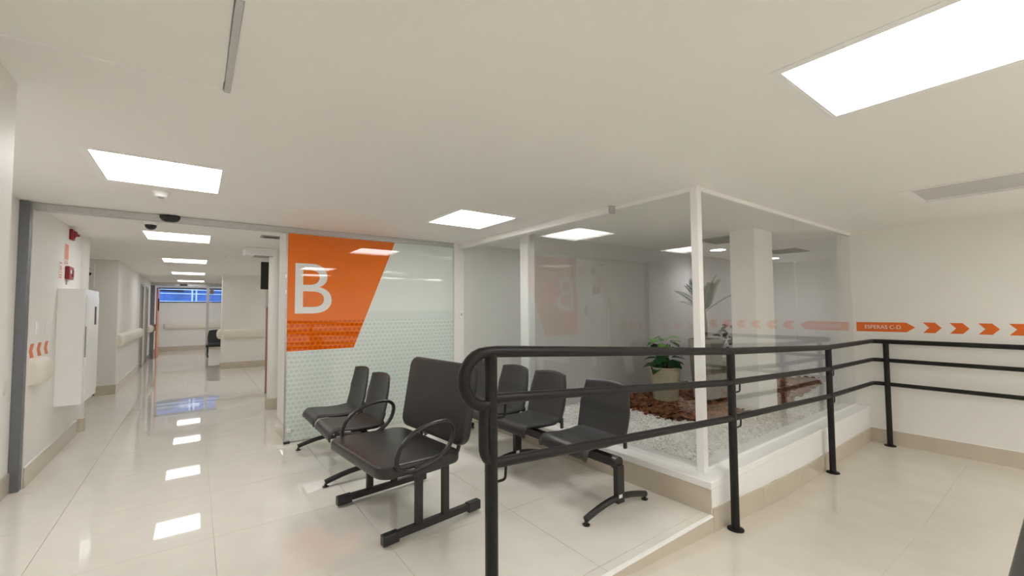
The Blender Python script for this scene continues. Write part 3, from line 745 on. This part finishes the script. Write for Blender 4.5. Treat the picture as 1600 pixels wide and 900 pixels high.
# ------------------------------------------------------------------ arrows and sign on the walls
def arrow_wall_right():
    y0 = 1.772
    t = empty('direction_sign', (XR, y0, 1.24)); tag(t, 'orange arrow strip reading ESPERAS C-D on the right wall', 'sign')
    poly = [(y0, 1.185), (y0, 1.302), (1.285, 1.304), (1.205, 1.247), (1.285, 1.187)]
    o = MB().prism(poly, 0, XR - .0016, XR - .0002).build('strip', M_orange); o.parent = t; o.matrix_parent_inverse = Matrix.Translation((-XR, -y0, -1.24))
    o = text_mesh('ESPERAS C-D', 'lettering', M_letter, None, (1.685, 1.335, 1.221, 1.268), lambda s, q: (XR - .0022, s, q)); o.parent = t; o.matrix_parent_inverse = Matrix.Translation((-XR, -y0, -1.24))
arrow_wall_right()
def chev(x, y, z, d, L, H, nx, lb, grp):
    """chevron on an x = const wall; d = pointing direction along y; nx = side facing the room"""
    a = L * .34
    p = [(y, z - H / 2), (y + d * (L - a), z - H / 2), (y + d * L, z), (y + d * (L - a), z + H / 2), (y, z + H / 2), (y + d * a, z)]
    o = MB().prism(p, 0, x, x + nx * .0014).build('arrow_sticker', M_orange); tag(o, lb, 'arrow', grp); return o
ords = ['first', 'second', 'third', 'fourth', 'fifth', 'sixth', 'seventh', 'eighth', 'ninth', 'tenth']
for i in range(8):
    chev(XR - .0002, 1.138 - .2235 * i, 1.247, -1, .158, .122, -1, '%s orange arrow right of the ESPERAS C-D strip' % ords[i], 'arrows on the right wall')
for i in range(3):
    chev(XL + .0002, 6.13 - .232 * i, 1.165, -1, .15, .125, 1, 'orange chevron above the wall guard, %s from the fire cabinet' % ords[i], 'arrows on the left wall')
for i in range(9):
    chev(XL0 + .0002, 5.13 - .27 * i, 1.165, -1, .16, .125, 1, 'orange chevron before the grey jamb, %s from it along the wall' % ords[i], 'arrows on the near left wall')
for i in range(9):
    chev(-.6198, 2.45 - .27 * i, 1.165, -1, .16, .125, 1, 'orange chevron on the near left wall corner, %s from its edge' % ords[i], 'arrows on the near left corner')

# ------------------------------------------------------------------ wall guards
def guard(nm, p0, p1, n, lb, z=.975, h=.245, d=.10):
    """padded rail from p0 to p1 (xy), n = outward normal"""
    P0, P1 = Vector((*p0, 0)), Vector((*p1, 0)); N = Vector((*n, 0)); mb = MB(); k = 12; D = (P1 - P0).normalized()
    L = (P1 - P0).length; secs = [(0, .55), (.03, .9), (.07, 1), (L - .07, 1), (L - .03, .9), (L, .55)]
    for s, sc in secs:
        for i in range(k + 1):
            a = -math.pi / 2 + math.pi * i / k
            q = P0 + D * s + N * (d * sc * math.cos(a) ** .6 if math.cos(a) > 1e-6 else 0) + Vector((0, 0, z + h / 2 * (1 - (1 - sc) * .35) * math.sin(a)))
            mb.v.append(tuple(q))
    for i in range(len(secs) - 1):
        for j in range(k): a = i * (k + 1) + j; mb.f.append((a, a + 1, a + k + 2, a + k + 1))
    mb.f.append(tuple(range(k + 1))); mb.f.append(tuple((len(secs) - 1) * (k + 1) + j for j in range(k + 1)))
    for i in range(len(secs) - 1): mb.f.append((i * (k + 1), (i + 1) * (k + 1), (i + 1) * (k + 1) + k, i * (k + 1) + k))
    return tag(mb.build('wall_guard', M_bump, smooth='auto'), lb, 'wall guard', 'cream wall guards')
guard('a', (XL0, 2.8), (XL0, 5.02), (1, 0), 'cream padded wall guard at the left edge before the grey jamb')
guard('b', (XL, 5.52), (XL, 5.93), (1, 0), 'short cream wall guard between grey jamb and fire cabinet')
guard('c', (XL, 10.82), (XL, 14.62), (1, 0), 'long cream wall guard on the corridor wall past the side passage')
guard('d', (XL, 17.05), (XL, 17.9), (1, 0), 'short cream wall guard after the second grey door')
guard('e', (XL, 18.1), (XL, 20.9), (1, 0), 'cream wall guard beyond the far door frame on the left')
guard('f', (-.95, 21.2), (3.6, 21.2), (0, -1), 'cream wall guard across the far end wall', z=.95)
guard('g', (.62, 13.55), (1.52, 13.55), (0, -1), 'cream wall guard facing us on the right corridor wall', z=.905, h=.25)
guard('h', (.56, 13.84), (.56, 13.56), (-1, 0), 'stub of cream wall guard on the end of the right corridor wall', z=.905, h=.25)

# ------------------------------------------------------------------ fire cabinet and alarms
fc = empty('fire_hose_cabinet', (XL, 6.40, .53)); tag(fc, 'white metal fire hose cabinet on the left corridor wall', 'cabinet')
def fcc(o): o.parent = fc; o.matrix_parent_inverse = Matrix.Translation((-XL, -6.40, -.53)); return o
XF = -.945
fcc(box('body', M_whitem, (XL, XF, 6.40, 7.22, .53, 1.755), bevel=.004))
dr = fcc(box('door', M_whitem, (XF, XF + .012, 6.47, 7.16, .60, 1.69), bevel=.003))
dr2 = MB().box(XF + .012, XF + .016, 6.50, 7.13, .63, 1.66).build('door_panel', M_whitem, dr, bevel=.002)
box('viewing_slot', M_dark, (XF + .016, XF + .019, 6.87, 6.97, 1.36, 1.57), dr, bevel=.004)
box('gasket_line', M_vent, (XF + .0005, XF + .0125, 6.466, 6.469, 1.02, 1.35), dr)
fcc(MB().tube([(XF - .02, 7.2, .53), (XF - .02, 7.2, .50)], .012, 8).build('foot', M_dark))
si = empty('alarm_siren', (XL, 6.87, 2.385)); tag(si, 'dark red alarm siren high on the left corridor wall', 'alarm')
MB().box(0, .03, -.06, .06, -.06, .06).build('base', M_red, si, bevel=.006)
MB().tube([(.03, 0, 0), (.045, 0, 0), (.055, 0, -.005)], [.05, .04, .02], 14).build('horn', M_red, si, smooth='auto')
MB().tube([(.05, 0, -.005), (.075, 0, -.005)], .012, 10).build('strobe', M_red, si, smooth='auto')
def sign(lb, y0, y1, z0, z1, marks):
    t = empty('safety_sign', (XL, y0, z0)); tag(t, lb, 'sign')
    def c(o): o.parent = t; o.matrix_parent_inverse = Matrix.Translation((-XL, -y0, -z0)); return o
    c(box('plate', M_lbl, (XL, XL + .004, y0, y1, z0, z1)))
    for a in marks: c(box('print', M_pink, (XL + .004, XL + .0045, *a)))
sign('red framed safety sign below the siren', 6.62, 6.80, 2.03, 2.27, [(6.63, 6.79, 2.085, 2.255), (6.63, 6.79, 2.04, 2.055), (6.64, 6.76, 2.062, 2.072)])
sign('small red lettered instruction sign left of the alarm box', 6.42, 6.54, 1.855, 2.05, [(6.43, 6.53, 2.02, 2.035), (6.45, 6.51, 1.95, 2.0), (6.43, 6.53, 1.925, 1.935), (6.43, 6.53, 1.895, 1.91), (6.43, 6.53, 1.87, 1.885)])
ab = empty('fire_alarm_box', (XL, 6.70, 1.90)); tag(ab, 'red manual fire alarm call point with white window', 'alarm')
MB().box(0, .035, -.02, .20, -.03, .115).build('housing', M_red, ab, bevel=.008)
box('window', M_lbl, (.035, .037, .03, .10, .035, .075), ab); box('pull_tab', M_red, (.035, .042, .12, .17, 0, .08), ab)
box('conduit', M_grey, (0, .012, .02, .045, -.09, -.03), ab)
for y, lb in ((6.05, 'small white switch plate nearer the fire cabinet'), (5.72, 'small white switch plate nearer the grey jamb')):
    s = tag(box('wall_switch', M_white, (XL, XL + .008, y - .04, y + .04, 1.30, 1.42), bevel=.002), lb, 'switch'); box('rocker', M_whitem, (XL + .008, XL + .012, y - .015, y + .015, 1.34, 1.38), s)
# hanging sign in the side passage
hs = empty('hanging_sign', (-1.42, 10.2, 2.0)); tag(hs, 'white overhead sign with black arrow stroke in the side passage', 'sign')
box('panel', M_lbl, (-.42, .02, 0, .03, -.05, .36), hs, bevel=.004)
MB().hexa([(-.20, -.004, .02), (-.14, -.004, -.0), (-.14, 0, 0), (-.20, 0, .02), (-.05, -.004, .20), (-.01, -.004, .17), (-.01, 0, .17), (-.05, 0, .20)]).build('arrow_stroke', M_dark, hs)
MB().lathe([(.03, 0), (.03, .004)], 0, 0, 14).build('arrow_dot', M_dark, hs).matrix_local = Matrix.Translation((-.07, 0, .26)) @ Matrix.Rotation(math.pi / 2, 4, 'X')
for x in (-.30, -.06): MB().tube([(x, .015, .36), (x, .015, .47)], .006, 6).build('hanger', M_alu, hs)
ps = tag(box('paper_notice', M_lbl, (-1.50, -1.38, 10.73, 10.735, 1.78, 1.93)), 'small white notice below the overhead sign', 'notice')

# ------------------------------------------------------------------ right side of the corridor
tv = empty('wall_television', (1.02, 8.95, 1.90)); tag(tv, 'flat black television hung beside the round column', 'television')
box('screen_case', M_dark, (-.08, .85, -.03, .03, 0, .50), tv, bevel=.012); box('mount_pole', M_steel, (.36, .40, -.01, .03, .50, .57), tv)
box('screen', M_vinyl, (-.05, .82, -.032, -.03, .03, .47), tv)
pj = empty('ceiling_projector', (.74, 7.62, C)); tag(pj, 'white box unit fixed under the corridor ceiling by the round column', 'ceiling unit')
MB().prism([(-.17, -.12), (.30, -.12), (.30, -.0), (-.15, -.0), (-.17, -.02)], 1, -.14, .14).build('casing', M_white, pj, bevel=.012)
box('lens_panel', M_vent, (-.04, .22, -.12, .12, -.126, -.12), pj)
tag(box('screen_panel', M_brown, (1.045, 2.6, 8.98, 9.06, 0, 1.58), bevel=.006), 'brown laminate screen panel behind the round column', 'panel')
def vent(x0, x1, y0, y1, lb, nsl, z=C):
    t = empty('ceiling_vent', ((x0 + x1) / 2, (y0 + y1) / 2, z)); tag(t, lb, 'vent', 'ceiling vents')
    a, b = (x1 - x0) / 2, (y1 - y0) / 2
    MB().box(-a, a, -b, -b + .025, -.012, 0).box(-a, a, b - .025, b, -.012, 0).box(-a, -a + .025, -b + .025, b - .025, -.012, 0).box(a - .025, a, -b + .025, b - .025, -.012, 0).box(-.01, .01, -b + .025, b - .025, -.012, 0).build('frame', M_vent, t)
    box('backing', M_dark, (-a + .02, a - .02, -b + .02, b - .02, -.003, -.001), t)
    for i in range(nsl):
        y = -b + .03 + (2 * b - .06) * (i + .5) / nsl
        MB().hexa([(-a + .02, y - .012, -.012), (a - .02, y - .012, -.012), (a - .02, y - .009, -.012), (-a + .02, y - .009, -.012), (-a + .02, y + .006, -.003), (a - .02, y + .006, -.003), (a - .02, y + .009, -.003), (-a + .02, y + .009, -.003)]).build('slat', M_vent, t)
vent(.66, 1.05, 6.22, 6.40, 'grey ceiling grille above the narrow pier', 5)
vent(5.70, 6.28, 2.79, 3.28, 'garden ceiling grille left of the white column', 12)
vent(7.80, 8.42, 2.76, 3.28, 'garden ceiling grille right of the white column', 12)

# ------------------------------------------------------------------ ceiling lights
L_lab = ['square lit ceiling panel at the corridor mouth above the smoke detector', 'first lit ceiling panel beyond the sliding door frame', 'second lit ceiling panel down the corridor', 'third lit ceiling panel down the corridor',
         'last lit ceiling panel before the far door frame', 'lit square ceiling panel above the black seats', 'large bright ceiling panel at the upper right above the ramp',
         'ceiling panel over the room behind the frosted glass', 'ceiling panel deep in the room behind the frosted glass', 'unseen fill panel added above the camera', 'unseen fill panel added over the lower landing', 'unseen fill panel added behind the sliding glass door', 'ceiling panel beyond the far door frame', 'ceiling panel by the far window', 'unseen fill panel added behind the camera', 'unseen fill panel added in the far right corner of the landing']
def panel(x, y, lit, lb):
    t = empty('ceiling_light', (x, y, C)); tag(t, lb, 'ceiling light', 'square ceiling panels')
    a, b = LW, LD
    f = MB().box(-a, -a + .012, -b, b, -.003, .05).box(a - .012, a, -b, b, -.003, .05).box(-a + .012, a - .012, -b, -b + .012, -.003, .05).box(-a + .012, a - .012, b - .012, b, -.003, .05).build('frame', M_whitem, t)
    e = .03
    MB().box(-a - e, a + e, -b - e, -b, -.004, -.0005).box(-a - e, a + e, b, b + e, -.004, -.0005).box(-a - e, -a, -b, b, -.004, -.0005).box(a, a + e, -b, b, -.004, -.0005).build('flange', M_whitem, t)
    box('diffuser', (M_unlit, M_lamp, M_lamp2, M_lamp3)[lit], (-a + .012, a - .012, -b + .012, b - .012, .022, .032), t)
    return t
for i, ((x, y), lb) in enumerate(zip(LIGHTS, L_lab)): panel(x, y, 2 if i in (1, 2, 3, 4, 7, 8, 12, 13) else 3 if i == 11 else 1, lb)
panel(*UNLIT[0], 0, 'unlit grey ceiling panel near the arrow wall')
for i, (x, y) in enumerate(DOWN):
    t = empty('garden_downlight', (x, y, C)); tag(t, 'round downlight in the garden ceiling %s the white column' % ('left of' if i == 0 else 'right of'), 'downlight', 'garden downlights')
    MB().lathe([(.118, .10), (.118, -.004), (.19, -.004), (.19, 0)], 0, 0, 28, cap=False).build('ring', M_whitem, t, smooth='auto')
    MB().lathe([(.117, .088), (.117, .096)], 0, 0, 24).build('diffuser', M_lampg, t)
# access hatch
ht = empty('ceiling_hatch', (HATCH[1], HATCH[3], C)); tag(ht, 'square ceiling access hatch with aluminium edge at the upper left', 'hatch')
def hc(o): o.parent = ht; o.matrix_parent_inverse = Matrix.Translation((-HATCH[1], -HATCH[3], -C)); return o
hc(box('panel', M_ceil, (HATCH[0], HATCH[1] - .028, HATCH[2], HATCH[3] - .006, C + .006, C + .03)))
hc(box('edge_profile', M_alu, (HATCH[1] - .024, HATCH[1], HATCH[2], HATCH[3], C - .004, C + .04), bevel=.002))
hc(box('edge_profile', M_ceil, (HATCH[0], HATCH[1] - .024, HATCH[3] - .006, HATCH[3], C - .002, C + .04)))
hc(box('edge_profile', M_ceil, (HATCH[0], HATCH[1] - .024, HATCH[2], HATCH[2] + .006, C - .002, C + .04)))
# detectors and sensors
sd = empty('smoke_detector', (-.24, 4.43, C)); tag(sd, 'round white smoke detector beside the corridor mouth light', 'smoke detector')
MB().lathe([(.03, -.045), (.042, -.04), (.048, -.02), (.055, -.012), (.058, 0)], 0, 0, 24).build('body', M_white, sd, smooth='auto')
MB().lathe([(.02, -.05), (.024, -.044)], 0, 0, 16).build('sensor_cap', M_vent, sd)
ms = empty('door_motion_sensor', (-.22, YB - .01, C)); tag(ms, 'black half-round motion sensor on the sliding door header', 'sensor')
pr = [(-.08, -.012), (-.08, -.035), (-.06, -.062), (-.03, -.072), (.03, -.072), (.06, -.062), (.08, -.035), (.08, -.012)]
MB().prism(pr, 1, -.055, 0).build('housing', M_dark, ms, bevel=.004)
dc = empty('dome_camera', (-.40, 5.98, C)); tag(dc, 'small white dome camera with black dome under the corridor ceiling', 'camera')
MB().lathe([(.055, -.035), (.065, -.03), (.07, 0)], 0, 0, 24).build('base', M_white, dc, smooth='auto')
MB().lathe([(.004, -.085), (.03, -.078), (.046, -.06), (.052, -.035)], 0, 0, 20).build('dome', M_dark, dc, smooth='auto')
s3 = empty('smoke_detector', (.45, 8.9, C)); tag(s3, 'white smoke detector far along the corridor ceiling', 'smoke detector')
MB().lathe([(.03, -.045), (.05, -.03), (.058, 0)], 0, 0, 20).build('body', M_white, s3, smooth='auto')
# switches on the white wall strip
for x, lb, m in ((3.105, 'white wall switch beside the sliding glass door', M_whitem), (3.035, 'faint white socket plate left of the wall switch', M_wall)):
    s = tag(box('wall_switch', m, (x - .028, x + .028, 5.438, 5.45, 1.375, 1.49), bevel=.002), lb, 'switch')
    box('rocker', M_vent if m is M_whitem else m, (x - .008, x + .008, 5.434, 5.438, 1.415, 1.45), s)
